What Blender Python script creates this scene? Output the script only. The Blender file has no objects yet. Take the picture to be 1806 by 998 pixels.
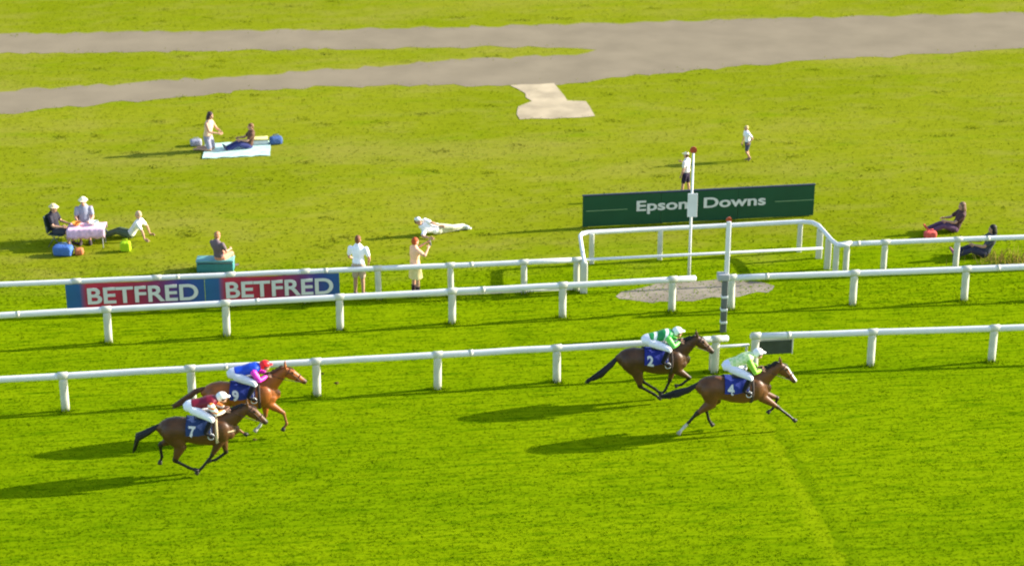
import bpy, bmesh, math, random
import numpy as np
from mathutils import Vector, Matrix
random.seed(7); RNG = np.random.default_rng(7)
S = bpy.context.scene
COL = S.collection
R = math.radians

# ------------------------------------------------------------------ camera, sky, sun, exposure
F_PX, PITCH, CAM_H = 3463.0, R(22.0), 20.3
cam_d = bpy.data.cameras.new('camera'); cam = bpy.data.objects.new('camera', cam_d); COL.objects.link(cam)
cam.location = (0, 0, CAM_H); cam.rotation_euler = (R(90) - PITCH, 0, 0)
cam_d.sensor_fit = 'HORIZONTAL'; cam_d.sensor_width = 36.0; cam_d.lens = F_PX / 1806 * 36
cam_d.clip_start = 0.5; cam_d.clip_end = 3000
S.camera = cam
cam_d.dof.use_dof = True; cam_d.dof.focus_distance = 50.0; cam_d.dof.aperture_fstop = 0.55
S.cycles.filter_width = 2.0
SUN_EL, SUN_AZ = 21.0, 12.0            # azimuth: from +X (right) towards +Y (away)
w = bpy.data.worlds.new('World'); S.world = w; w.use_nodes = True
nt = w.node_tree
sky = nt.nodes.new('ShaderNodeTexSky'); sky.sky_type = 'NISHITA'; sky.sun_disc = False
sky.sun_elevation = R(SUN_EL); sky.sun_rotation = R(90 - SUN_AZ)
bgn = nt.nodes['Background']; bgn.inputs['Strength'].default_value = 0.13
nt.links.new(sky.outputs[0], bgn.inputs['Color'])
sl = bpy.data.lights.new('sun', 'SUN'); sl.energy = 4.6; sl.angle = R(0.6); sl.color = (1.0, 0.93, 0.80)
so = bpy.data.objects.new('sun', sl); COL.objects.link(so)
sd = Vector((math.cos(R(SUN_EL)) * math.cos(R(SUN_AZ)), math.cos(R(SUN_EL)) * math.sin(R(SUN_AZ)), math.sin(R(SUN_EL))))
so.rotation_euler = sd.to_track_quat('Z', 'Y').to_euler(); so.location = (60, 60, 60)
S.view_settings.view_transform = 'Standard'; S.view_settings.look = 'None'
S.view_settings.exposure = 1.35; S.view_settings.gamma = 1.0; S.view_settings.use_curve_mapping = False

# ------------------------------------------------------------------ helpers
def at(x, y, z=0.0):
    """point of the place seen at photograph pixel (x, y), at height z"""
    u = (x - 903) / F_PX; v = (y - 499) / F_PX
    dy = math.cos(PITCH) - v * math.sin(PITCH); dz = -math.sin(PITCH) - v * math.cos(PITCH)
    k = (CAM_H - z) / -dz
    return Vector((u * k, dy * k, z))

def tag(o, label=None, cat=None, group=None, kind=None):
    if label: o['label'] = label
    if cat: o['category'] = cat
    if group: o['group'] = group
    if kind: o['kind'] = kind
    return o

def empty(name, loc=(0, 0, 0), rz=0.0, label=None, cat=None, group=None):
    o = bpy.data.objects.new(name, None); COL.objects.link(o)
    o.location = loc; o.rotation_euler = (0, 0, rz); o.empty_display_size = 0.2
    return tag(o, label, cat, group)

def link(name, me, mats=None, parent=None, smooth=True):
    if mats is not None:
        me.materials.clear()
        for m in (mats if isinstance(mats, (list, tuple)) else [mats]): me.materials.append(m)
    o = bpy.data.objects.new(name, me); COL.objects.link(o)
    if parent: o.parent = parent
    if smooth:
        me.polygons.foreach_set('use_smooth', [True] * len(me.polygons))
    return o

class MB:
    """collects primitives into one mesh"""
    def __init__(s): s.v = []; s.f = []
    def add(s, v, f):
        n = len(s.v); s.v += [tuple(p) for p in v]; s.f += [tuple(i + n for i in q) for q in f]; return s
    def box(s, c, d, rot=None, bev=0.0):
        bm = bmesh.new(); bmesh.ops.create_cube(bm, size=1.0)
        bmesh.ops.scale(bm, vec=d, verts=bm.verts)
        if bev: bmesh.ops.bevel(bm, geom=list(bm.edges), offset=bev, segments=2, affect='EDGES', profile=0.6)
        if rot is not None: bmesh.ops.transform(bm, matrix=rot.to_4x4(), verts=bm.verts)
        bmesh.ops.translate(bm, vec=c, verts=bm.verts)
        bm.verts.index_update()
        s.add([v.co for v in bm.verts], [[v.index for v in f.verts] for f in bm.faces]); bm.free(); return s
    def ell(s, c, r, rot=None, u=14, v=9):
        vs = [(0, 0, 1)]; fs = []
        for i in range(1, v):
            a = math.pi * i / v
            for j in range(u):
                b = 2 * math.pi * j / u
                vs.append((math.sin(a) * math.cos(b), math.sin(a) * math.sin(b), math.cos(a)))
        vs.append((0, 0, -1)); L = len(vs) - 1
        for j in range(u):
            fs.append((0, 1 + j, 1 + (j + 1) % u))
            for i in range(v - 2):
                p = 1 + i * u
                fs.append((p + j, p + u + j, p + u + (j + 1) % u, p + (j + 1) % u))
            p = 1 + (v - 2) * u
            fs.append((L, p + (j + 1) % u, p + j))
        M = rot if rot is not None else Matrix.Identity(3)
        c = Vector(c)
        return s.add([M @ Vector((x * r[0], y * r[1], z * r[2])) + c for x, y, z in vs], fs)
    def tube(s, pts, rad, side=(0, 1, 0), segs=12, cap=0.55, closed=False):
        pts = [Vector(p) for p in pts]
        if not isinstance(rad, list): rad = [rad] * len(pts)
        rad = [(r, r) if not isinstance(r, (tuple, list)) else r for r in rad]
        P = list(pts); Q = list(rad)
        if not closed and cap:
            a = (pts[0] - pts[1]).normalized(); b = (pts[-1] - pts[-2]).normalized()
            P = [pts[0] + a * max(rad[0]) * cap] + P + [pts[-1] + b * max(rad[-1]) * cap]
            Q = [(rad[0][0] * .55, rad[0][1] * .55)] + Q + [(rad[-1][0] * .55, rad[-1][1] * .55)]
        n = len(P); vs = []; fs = []
        for i in range(n):
            if closed: t = (P[(i + 1) % n] - P[i - 1])
            else: t = P[min(i + 1, n - 1)] - P[max(i - 1, 0)]
            t.normalize()
            sd_ = Vector(side); sd_ = sd_ - t * sd_.dot(t)
            if sd_.length < 1e-3: sd_ = Vector((1, 0, 0.01)) - t * Vector((1, 0, 0.01)).dot(t)
            sd_.normalize(); up = t.cross(sd_)
            for j in range(segs):
                b = 2 * math.pi * j / segs
                vs.append(P[i] + sd_ * math.cos(b) * Q[i][0] + up * math.sin(b) * Q[i][1])
        for i in range(n if closed else n - 1):
            k = (i + 1) % n
            for j in range(segs):
                q = (j + 1) % segs
                fs.append((i * segs + j, i * segs + q, k * segs + q, k * segs + j))
        if not closed:
            fs.append(tuple(range(segs - 1, -1, -1))); fs.append(tuple((n - 1) * segs + j for j in range(segs)))
        return s.add(vs, fs)
    def mesh(s, name):
        me = bpy.data.meshes.new(name); me.from_pydata(s.v, [], s.f); me.update()
        bm = bmesh.new(); bm.from_mesh(me); bmesh.ops.recalc_face_normals(bm, faces=bm.faces); bm.to_mesh(me); bm.free()
        return me
    def obj(s, name, mats, parent=None, smooth=True): return link(name, s.mesh(name), mats, parent, smooth)
    def remesh(s, name, vox, smooth=4, fac=0.5):
        """one continuous skin over everything collected"""
        me = s.mesh(name + '_tmp'); o = bpy.data.objects.new('tmp', me); COL.objects.link(o)
        m = o.modifiers.new('r', 'REMESH'); m.mode = 'VOXEL'; m.voxel_size = vox; m.adaptivity = 0.0
        if smooth:
            k = o.modifiers.new('s', 'SMOOTH'); k.factor = fac; k.iterations = smooth
        dg = bpy.context.evaluated_depsgraph_get(); dg.update()
        out = bpy.data.meshes.new_from_object(o.evaluated_get(dg)); out.name = name
        bpy.data.objects.remove(o); bpy.data.meshes.remove(me)
        return out

def join_mesh(me, mb):
    """append loose closed pieces (fingers) rooted inside a skin to that skin's mesh"""
    bm = bmesh.new(); bm.from_mesh(me); t = mb.mesh('t'); bm.from_mesh(t); bm.to_mesh(me); bm.free(); bpy.data.meshes.remove(t); return me

def lin(c):
    return tuple(((x / 255) / 12.92 if x / 255 <= .04045 else (((x / 255) + .055) / 1.055) ** 2.4) for x in c)

MATS = {}
def mat(name, col, rough=0.8, spec=0.2, var=0.12, scale=6.0, attr=None, bump=0.0, trans=0.0, sheen=0.0, metal=0.0):
    if name in MATS: return MATS[name]
    m = bpy.data.materials.new(name); m.use_nodes = True; n = m.node_tree; b = n.nodes['Principled BSDF']
    b.inputs['Roughness'].default_value = rough; b.inputs['Specular IOR Level'].default_value = spec
    b.inputs['Metallic'].default_value = metal
    if sheen: b.inputs['Sheen Weight'].default_value = sheen
    tc = n.nodes.new('ShaderNodeTexCoord'); no = n.nodes.new('ShaderNodeTexNoise')
    no.inputs['Scale'].default_value = scale; no.inputs['Detail'].default_value = 4
    n.links.new(tc.outputs['Object'], no.inputs['Vector'])
    mr = n.nodes.new('ShaderNodeMapRange'); mr.inputs['From Min'].default_value = .3; mr.inputs['From Max'].default_value = .7
    mr.inputs['To Min'].default_value = 1 - var; mr.inputs['To Max'].default_value = 1 + var
    n.links.new(no.outputs['Fac'], mr.inputs['Value'])
    mx = n.nodes.new('ShaderNodeMix'); mx.data_type = 'RGBA'; mx.blend_type = 'MULTIPLY'; mx.inputs['Factor'].default_value = 1
    if attr:
        a = n.nodes.new('ShaderNodeAttribute'); a.attribute_name = attr; n.links.new(a.outputs['Color'], mx.inputs['A'])
    else: mx.inputs['A'].default_value = (*col, 1)
    n.links.new(mr.outputs['Result'], mx.inputs['B']); n.links.new(mx.outputs['Result'], b.inputs['Base Color'])
    if bump:
        bp = n.nodes.new('ShaderNodeBump'); bp.inputs['Strength'].default_value = bump; bp.inputs['Distance'].default_value = .02
        n.links.new(no.outputs['Fac'], bp.inputs['Height']); n.links.new(bp.outputs['Normal'], b.inputs['Normal'])
    MATS[name] = m; return m

def cloth_mat(name, rgb, **k):
    k.setdefault('rough', .75); k.setdefault('spec', .25); k.setdefault('var', .08); k.setdefault('scale', 14); k.setdefault('bump', .35)
    return mat(name, lin(rgb), **k)

def text_mesh(s, size, bold=0.0, extrude=0.004, shear=0.0):
    cu = bpy.data.curves.new('txt', 'FONT'); cu.body = s; cu.size = size; cu.offset = bold; cu.extrude = extrude
    cu.align_x = 'CENTER'; cu.align_y = 'CENTER'; cu.shear = shear
    o = bpy.data.objects.new('tmp', cu); COL.objects.link(o)
    dg = bpy.context.evaluated_depsgraph_get(); dg.update()
    me = bpy.data.meshes.new_from_object(o.evaluated_get(dg)); bpy.data.objects.remove(o); bpy.data.curves.remove(cu)
    return me

# ------------------------------------------------------------------ ground
RAIL_DIR = (at(1283, 598, .92) - at(0, 668, .92)).normalized()
RAIL_YAW = math.atan2(RAIL_DIR.y, RAIL_DIR.x)
FAR_A, FAR_B = at(0, 501, .92), at(1010, 458, .92)

def grass_material(name, blade=False):
    m = bpy.data.materials.new(name); m.use_nodes = True; n = m.node_tree; L = n.links.new
    b = n.nodes['Principled BSDF']; b.inputs['Roughness'].default_value = 1; b.inputs['Specular IOR Level'].default_value = 0.0
    geo = n.nodes.new('ShaderNodeNewGeometry')
    rot = n.nodes.new('ShaderNodeMapping'); rot.vector_type = 'TEXTURE'; rot.inputs['Rotation'].default_value = (0, 0, RAIL_YAW)
    L(geo.outputs['Position'], rot.inputs['Vector'])
    flat = n.nodes.new('ShaderNodeVectorMath'); flat.operation = 'MULTIPLY'; flat.inputs[1].default_value = (1, 1, 0.0)
    L(rot.outputs[0], flat.inputs[0])
    def noise(sx, sy, det=4, rough=.55, off=0):
        mp = n.nodes.new('ShaderNodeMapping'); mp.inputs['Scale'].default_value = (sx, sy, 1); mp.inputs['Location'].default_value = (off, off * .7, off)
        L(flat.outputs[0], mp.inputs['Vector']); t = n.nodes.new('ShaderNodeTexNoise'); t.inputs['Scale'].default_value = 1
        t.inputs['Detail'].default_value = det; t.inputs['Roughness'].default_value = rough; L(mp.outputs[0], t.inputs['Vector']); return t.outputs['Fac']
    def rng(x, a, c, lo, hi, smooth=False):
        r = n.nodes.new('ShaderNodeMapRange'); r.inputs['From Min'].default_value = a; r.inputs['From Max'].default_value = c
        r.inputs['To Min'].default_value = lo; r.inputs['To Max'].default_value = hi
        if smooth: r.interpolation_type = 'SMOOTHSTEP'
        L(x, r.inputs['Value']); return r.outputs['Result']
    def mix(f, a, c, mode='MIX'):
        x = n.nodes.new('ShaderNodeMix'); x.data_type = 'RGBA'; x.blend_type = mode
        if isinstance(f, float): x.inputs['Factor'].default_value = f
        else: L(f, x.inputs['Factor'])
        for s_, k in ((a, 'A'), (c, 'B')):
            if isinstance(s_, tuple): x.inputs[k].default_value = (*s_, 1)
            else: L(s_, x.inputs[k])
        return x.outputs['Result']
    def math_(op, a, c):
        x = n.nodes.new('ShaderNodeMath'); x.operation = op
        for i, s_ in enumerate((a, c)):
            if isinstance(s_, (int, float)): x.inputs[i].default_value = s_
            else: L(s_, x.inputs[i])
        return x.outputs[0]
    sep = n.nodes.new('ShaderNodeSeparateXYZ'); L(flat.outputs[0], sep.inputs[0])
    big = noise(.10, .14, 3, .5); mid = noise(.55, 1.3, 4, .6, 11); str_ = noise(1.0, 8.5, 4, .62, 23); fine = noise(4, 22, 3, .6, 31)
    # mown racing turf
    t = mix(rng(big, .35, .65, 0, 1), (0.116, 0.196, 0.0008), (0.158, 0.235, 0.0010))
    t = mix(rng(noise(.035, .42, 3, .5, 91), .40, .60, 0, .5), t, (0.200, 0.272, 0.0014))
    t = mix(rng(mid, .38, .68, 0, .55), t, (0.205, 0.285, 0.0020))
    t = mix(rng(str_, .34, .54, 1, 0), t, (0.084, 0.158, 0.0006))
    # rough downland beyond the boundary rail: yellower, dry patches
    h = mix(rng(big, .35, .65, 0, 1), (0.176, 0.212, 0.005), (0.218, 0.238, 0.011))
    h = mix(rng(noise(.07, .22, 5, .6, 71), .52, .68, 0, .75), h, (0.255, 0.238, 0.040))
    h = mix(rng(mid, .48, .72, 0, .45), h, (0.262, 0.245, 0.045))
    h = mix(rng(noise(.35, .9, 4, .6, 47), .55, .72, 0, .7), h, (0.160, 0.222, 0.003))
    h = mix(rng(str_, .30, .54, .35, 0), h, (0.125, 0.155, 0.004))
    q = Matrix.Rotation(-RAIL_YAW, 3, 'Z') @ FAR_B
    edge = math_('ADD', sep.outputs['Y'], rng(mid, .2, .8, -1.2, 1.2))
    col = mix(rng(edge, q.y + .5, q.y + 4.5, 0, 1, True), t, h)
    # mowing line across the course at the winning post
    a = Matrix.Rotation(-RAIL_YAW, 3, 'Z') @ at(1275, 584); c = Matrix.Rotation(-RAIL_YAW, 3, 'Z') @ at(1440, 880)
    slope = (c.x - a.x) / (c.y - a.y)
    ln = math_('SUBTRACT', sep.outputs['X'], math_('ADD', math_('MULTIPLY', math_('SUBTRACT', sep.outputs['Y'], a.y), slope), a.x))
    ln = math_('ADD', ln, rng(noise(2, 2, 3, .5, 5), .2, .8, -.15, .15))
    near = rng(sep.outputs['Y'], a.y - 2, a.y + 1, 1, 0)
    dark = math_('MULTIPLY', math_('MULTIPLY', rng(ln, -.16, -.05, 0, 1, True), rng(ln, .05, .22, 1, 0, True)), near)
    lite = math_('MULTIPLY', math_('MULTIPLY', rng(ln, -.65, -.3, 0, 1, True), rng(ln, -.2, -.05, 1, 0, True)), near)
    col = mix(math_('MULTIPLY', lite, .35), col, (0.26, 0.325, .003)); col = mix(math_('MULTIPLY', dark, .55), col, (0.105, 0.175, 0.001))
    col = mix(1.0, col, (1, 1, 1), 'MULTIPLY')
    fm = n.nodes.new('ShaderNodeMix'); fm.data_type = 'RGBA'; fm.blend_type = 'MULTIPLY'; fm.inputs['Factor'].default_value = 1
    L(col, fm.inputs['A']); L(rng(fine, .25, .75, .84, 1.15), fm.inputs['B']); col = fm.outputs['Result']
    L(col, b.inputs['Base Color'])
    if blade:
        tr = n.nodes.new('ShaderNodeBsdfTranslucent'); L(col, tr.inputs['Color'])
        ms = n.nodes.new('ShaderNodeMixShader'); ms.inputs[0].default_value = .6
        L(b.outputs[0], ms.inputs[1]); L(tr.outputs[0], ms.inputs[2]); L(ms.outputs[0], n.nodes['Material Output'].inputs['Surface'])
    else:
        bp = n.nodes.new('ShaderNodeBump'); bp.inputs['Strength'].default_value = .4; bp.inputs['Distance'].default_value = .05
        hs = math_('ADD', math_('MULTIPLY', str_, .8), math_('MULTIPLY', fine, .5)); L(hs, bp.inputs['Height']); L(bp.outputs[0], b.inputs['Normal'])
    return m

G_MAT = grass_material('turf')
xs = np.concatenate([np.linspace(-600, -40, 12), np.linspace(-38, 38, 120), np.linspace(40, 600, 12)])
ys = np.concatenate([np.linspace(-60, 26, 8), np.linspace(27, 125, 150), np.linspace(130, 900, 16)])
def ground_z(x, y): return 0.0
gv = [(x, y, 0) for y in ys for x in xs]; nx = len(xs)
gf = [(j * nx + i, j * nx + i + 1, (j + 1) * nx + i + 1, (j + 1) * nx + i) for j in range(len(ys) - 1) for i in range(nx - 1)]
gm = bpy.data.meshes.new('ground'); gm.from_pydata(gv, [], gf)
tag(link('ground', gm, G_MAT), kind='structure')

def sheet(name, px, z, m, wob=0.0, kind='structure', sub=0.6):
    """a flat sheet on the ground with a slightly uneven outline"""
    P = [at(x, y) for x, y in px]; out = []
    for a, c in zip(P, P[1:] + P[:1]):
        k = max(1, int((c - a).length / sub))
        for i in range(k):
            p = a.lerp(c, i / k); out.append((p.x + random.uniform(-wob, wob), p.y + random.uniform(-wob, wob), z))
    bm = bmesh.new(); vs = [bm.verts.new(p) for p in out]; es = [bm.edges.new((vs[i], vs[(i + 1) % len(vs)])) for i in range(len(vs))]
    bmesh.ops.triangle_fill(bm, edges=es, use_beauty=True)
    for f in bm.faces:
        if f.normal.z < 0: f.normal_flip()
    me = bpy.data.meshes.new(name); bm.to_mesh(me); bm.free()
    o = link(name, me, m, smooth=False); return tag(o, kind=kind)

PATH_PX = [(-700, 72), (-60, 62), (300, 56), (600, 52), (960, 45), (1200, 38), (1500, 30), (1806, 23), (2500, 4), (2500, 44), (1870, 80),
           (1806, 85), (1600, 98), (1400, 110), (1200, 126), (1080, 138), (985, 149), (880, 151), (700, 152), (560, 154), (400, 163), (250, 178),
           (120, 190), (0, 201), (-60, 207), (-700, 262), (-700, 215), (-60, 165), (0, 161), (180, 151), (330, 140), (600, 122), (800, 106), (960, 99), (1030, 95),
           (1046, 90), (1020, 85), (960, 83), (800, 84), (600, 87), (330, 91), (0, 94), (-60, 95), (-700, 108)]
M_PATH = mat('path_tarmac', (0.236, 0.196, 0.134), 1, .0, .09, .6)
sheet('path', PATH_PX, .006, M_PATH, .22, sub=.45)
M_SLAB = mat('concrete', (0.43, 0.35, 0.23), .95, .1, .22, 1.1)
sheet('pavement', [(899, 151), (975, 148), (988, 160), (1003, 178), (1036, 179), (1048, 206), (915, 212), (911, 188), (936, 180), (925, 165)], .012, M_SLAB, .07, sub=.5)
M_GRAVEL = mat('gravel', (0.25, 0.215, 0.165), 1, .0, .28, .9)
sheet('gravel_patch', [(1082, 521), (1110, 512), (1150, 503), (1200, 497), (1265, 494), (1320, 495), (1366, 503), (1350, 515), (1290, 523), (1220, 529), (1150, 533), (1110, 530)], .006, M_GRAVEL, .10, sub=.25)

# grass blades (nobody could count them)
def pt_in(poly, X, Y):
    ins = np.zeros(len(X), bool); j = len(poly) - 1
    for i in range(len(poly)):
        xi, yi = poly[i]; xj, yj = poly[j]
        c = ((yi > Y) != (yj > Y)) & (X < (xj - xi) * (Y - yi) / (yj - yi + 1e-12) + xi); ins ^= c; j = i
    return ins
BLADE = grass_material('grass_blades', True)
def blades(name, n_, ymin, ymax, hmin, hmax, wid, excl, clump=0):
    Y = ymin + (ymax - ymin) * RNG.random(n_) ** 1.15; half = Y * .30 + 2.5
    X = (RNG.random(n_) * 2 - 1) * half
    if clump:
        cx = (RNG.random(clump) * 2 - 1); cy = ymin + (ymax - ymin) * RNG.random(clump); k = RNG.integers(0, clump, n_)
        Y = cy[k] + RNG.normal(0, .10, n_); X = cx[k] * (cy[k] * .3 + 2.5) + RNG.normal(0, .18, n_)
    keep = np.ones(len(X), bool)
    for poly in excl: keep &= ~pt_in([(p.x, p.y) for p in (at(*q) for q in poly)], X + RNG.normal(0, .16, len(X)), Y + RNG.normal(0, .28, len(X)))
    X, Y = X[keep], Y[keep]; n_ = len(X)
    h = hmin + (hmax - hmin) * RNG.random(n_); a = RNG.random(n_) * 2 * np.pi; wv = wid * (.6 + .8 * RNG.random(n_))
    lean = RNG.normal(0, .55, (n_, 2)) * h[:, None]
    co = np.zeros((n_, 3, 3), np.float32)
    co[:, 0, 0] = X - np.cos(a) * wv; co[:, 0, 1] = Y - np.sin(a) * wv
    co[:, 1, 0] = X + np.cos(a) * wv; co[:, 1, 1] = Y + np.sin(a) * wv
    co[:, 2, 0] = X + lean[:, 0]; co[:, 2, 1] = Y + lean[:, 1]; co[:, 2, 2] = h
    me = bpy.data.meshes.new(name); me.vertices.add(n_ * 3); me.vertices.foreach_set('co', co.ravel())
    me.loops.add(n_ * 3); me.loops.foreach_set('vertex_index', np.arange(n_ * 3, dtype=np.int32))
    me.polygons.add(n_); me.polygons.foreach_set('loop_start', np.arange(0, n_ * 3, 3, dtype=np.int32))
    me.update(calc_edges=True); me.validate()
    o = link(name, me, BLADE, smooth=False); return o
GR_PX = [(1085, 521), (1110, 512), (1150, 503), (1200, 497), (1265, 494), (1320, 495), (1362, 503), (1348, 515), (1290, 523), (1220, 529), (1150, 532), (1110, 529)]
SLAB_PX = [(899, 151), (975, 148), (1003, 178), (1036, 179), (1048, 206), (915, 212), (911, 188), (936, 180)]
q_far = FAR_B.y
tag(blades('grass', 100000, 34, q_far + 2, .012, .034, .018, [GR_PX]), 'short mown bright green turf of the race course', 'grass', kind='stuff')
tag(blades('meadow_grass', 90000, q_far - 1, 118, .02, .05, .026, [PATH_PX, SLAB_PX]), 'yellow green rough grass of the open downs beyond the rails', 'grass', kind='stuff')
tag(blades('grass_tussocks', 6000, q_far + 3, 112, .03, .07, .03, [PATH_PX, SLAB_PX], clump=260), 'longer yellowish tussocks dotted over the open downs', 'grass', kind='stuff')

DRY = mat('dry_grass', (.34, .26, .06), .9, .0, .3, 2)
def dry_patch(px, n_, label):
    c = at(*px); q = MB()
    for i in range(n_):
        x, y = random.gauss(0, .55), random.gauss(0, .28); h = random.uniform(.18, .42); a = random.uniform(0, 6.28); lx, ly = random.gauss(0, .1), random.gauss(0, .1)
        q.add([(x - math.cos(a) * .012, y - math.sin(a) * .012, 0), (x + math.cos(a) * .012, y + math.sin(a) * .012, 0), (x + lx, y + ly, h)], [(0, 1, 2)])
    o = q.obj('dry_grass', DRY, None, False); o.location = c; tag(o, label, 'grass', kind='stuff')
dry_patch((1785, 462), 260, 'yellow dry grass stalks growing behind the farthest rail at right')
# ------------------------------------------------------------------ running rails
M_WHITE = mat('white_plastic', (0.70, 0.70, 0.70), .45, .4, .06, 3)
M_POST = mat('post_plastic', (0.58, 0.57, 0.48), .5, .35, .10, 3)
RZ = .92
def rail(name, A, B, post_px, line_y, label, post_r=(.10, .06), ru=.083, rs=.055, group=None, ends=True, cat='rail'):
    """a thing: one rail tube and its separate posts; A, B are ends of the rail in the place"""
    d = (B - A); L_ = d.length; yaw = math.atan2(d.y, d.x)
    root = empty(name, (A.x, A.y, 0), yaw, label, cat, group)
    if name == 'boundary_rail': MB().tube([(0, .03, .07), (L_ / 2, .035, .075), (L_, .03, .07)], .035, side=(0, 1, 0), segs=8, cap=.2).obj('bottom_bar', M_POST, root)
    tb = MB(); k = max(2, int(L_ / 1.0)); pts = []
    for i in range(k + 1):
        pts.append((L_ * i / k, random.uniform(-.006, .006), A.z + random.uniform(-.006, .006)))
    tb.tube(pts, (rs, ru), side=(0, 1, 0), segs=14, cap=.35)
    tb.obj('rail_tube', M_WHITE, root)
    for a_, b_2 in list(zip(post_px, post_px[1:]))[::2]:
        t = a_ + (b_2 - a_) * .28; MB().tube([(t - .05, 0, A.z), (t + .05, 0, A.z)], (rs * 1.08, ru * 1.07), side=(0, 1, 0), segs=14, cap=0).obj('joint_sleeve', M_POST, root)
    for t in post_px:
        POSTS.append((A.x + math.cos(yaw) * t, A.y + math.sin(yaw) * t)); p = MB(); y0 = .035
        p.tube([(0, y0, -.05), (0, y0, .3), (0, y0, A.z - .16), (0, y0 * .6, A.z - .07)], [(post_r[1], post_r[0])] * 3 + [(post_r[1] * .9, post_r[0] * .9)], side=(0, 1, 0), segs=10, cap=.1)
        p.tube([(-.13, 0, A.z + .004), (-.11, 0, A.z + .006), (.11, 0, A.z + .006), (.13, 0, A.z + .004)], [(rs * .8, ru * .8), (rs * 1.12, ru * 1.13), (rs * 1.12, ru * 1.13), (rs * .8, ru * .8)], side=(0, 1, 0), segs=14, cap=0)
        o = p.obj('post', M_POST, root); o.location = (t, 0, 0); o.rotation_euler = (0, R(random.uniform(-1.2, 1.2)), R(random.uniform(-2, 2)))
    return root
POSTS = []
def along(A, B, x):
    """distance along A-B of the post seen at pixel column x"""
    lo, hi = 0.0, 1.0
    f = lambda t: 903 + F_PX * (A.x + (B.x - A.x) * t) / ((A.y + (B.y - A.y) * t) * math.cos(PITCH) + CAM_H * math.sin(PITCH) - A.z * math.sin(PITCH))
    lo, hi = -.5, 1.5
    for _ in range(40):
        m_ = (lo + hi) / 2
        if f(m_) < x: lo = m_
        else: hi = m_
    return lo * (B - A).length
def rail_px(name, p, q, ext, posts, label, group, **k):
    a, b = at(*p, RZ), at(*q, RZ); d = (b - a).normalized(); A = a - d * ext[0]; B = b + d * ext[1]
    ps = [along(A, B, x) for x in posts]
    sp = 3.05
    while ps[0] - sp > .3: ps.insert(0, ps[0] - sp)
    while ps[-1] + sp < (B - A).length - .3: ps.append(ps[-1] + sp)
    return rail(name, A, B, ps, None, label, group=group, **k)
GRP = 'white running rails'
rail_px('running_rail', (0, 669), (1283, 597), (9, 0), [110, 336, 557, 771, 983, 1263], 'nearest white running rail behind the horses, left of the gap at the winning post', GRP)
rail_px('running_rail', (1325, 593), (1806, 577), (0, 9), [1333, 1540, 1755], 'nearest white running rail right of the gap, with the dark mirror hung beside it', GRP)
rail_px('running_rail', (0, 556), (1226, 491), (9, 0), [187, 397, 598, 797, 993, 1187], 'middle white running rail, passing in front of the betting banners', GRP)
rail_px('running_rail', (1284, 490), (1806, 471), (0, 9), [1292, 1508, 1706], 'middle white running rail right of the tall grey winning post', GRP)
a_, b_ = at(0, 502, RZ), at(1012, 459, RZ)
FARL = rail_px('boundary_rail', (0, 502), (1012, 459), (9, 0), [135, 277, 408, 539, 667, 795, 925, 1030 - 12], 'farthest white rail carrying the two betting banners', GRP, post_r=(.085, .05), ru=.072)
rail_px('boundary_rail', (1476, 431), (1806, 418), (0, 9), [1495, 1562, 1690], 'farthest white rail at right, joined to the curved end of the enclosure', GRP, post_r=(.085, .05), ru=.072)

# low kickboard along the boundary rail
# railed recess around the winning post
enc = empty('enclosure_rail', at(1235, 500), 0, 'white railed recess standing in front of the green course sign', 'rail')
def W(p): return p - Vector(enc.location)
c0, c1, c2, c3 = at(1030, 461, RZ), at(1022, 411, RZ), at(1437, 390, RZ), at(1474, 432, RZ)
tb = MB()
def arc(p, q, r, n_=5): return [p.lerp(q, i / n_) for i in range(n_ + 1)]
e1 = (c2 - c1).normalized(); e0 = (c1 - c0).normalized(); e2 = (c3 - c2).normalized()
pl = [c0, c0.lerp(c1, .5), c1 - e0 * .25, c1 + (e1 - e0) * .07, c1 + e1 * .25] + [c2 - e1 * .4] + \
     [c2 + (e2 - e1) * .11, c2 + e2 * .4, c2.lerp(c3, .6), c3 - e2 * .35, c3 + Vector((.06, -.04, 0)), c3 + Vector((.35, .02, 0))]
tb.tube([W(p) for p in pl], (.07, .055), side=(0, 0, 1), segs=12); tb.obj('top_rail', M_WHITE, enc)
tb = MB(); tb.tube([W(at(1034, 458, RZ)), W(at(1240, 448, RZ)), W(at(1450, 438, RZ))], .04, segs=10); tb.obj('front_bar', M_WHITE, enc)
for px, py, wd in ((1030, 461, .1), (1044, 411, .07), (1165, 404, .07), (1286, 398, .07), (1412, 391, .07), (1447, 402, .09), (1462, 420, .09), (1476, 431, .08)):
    p = at(px, py, RZ); q = MB(); q.box(W(Vector((p.x, p.y, RZ / 2 - .03))), (wd * 2, .09, RZ + .02), bev=.03); q.obj('post', M_POST, enc)
tb = MB(); lr = [at(1252, 620, .55), at(1322, 616, .55)]
low = empty('low_rail', (lr[0].x, lr[0].y, 0), RAIL_YAW, 'short low white bar closing the gap in the nearest rail', 'rail')
Ll = (lr[1] - lr[0]).length
MB().tube([(0, .12, .62), (Ll, .12, .62)], .035, segs=10).obj('bar', M_WHITE, low)
for t in (.05, Ll - .05): MB().tube([(t, .12, -.02), (t, .12, .6)], .03, side=(1, 0, 0), segs=8).obj('stake', M_POST, low)

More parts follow.
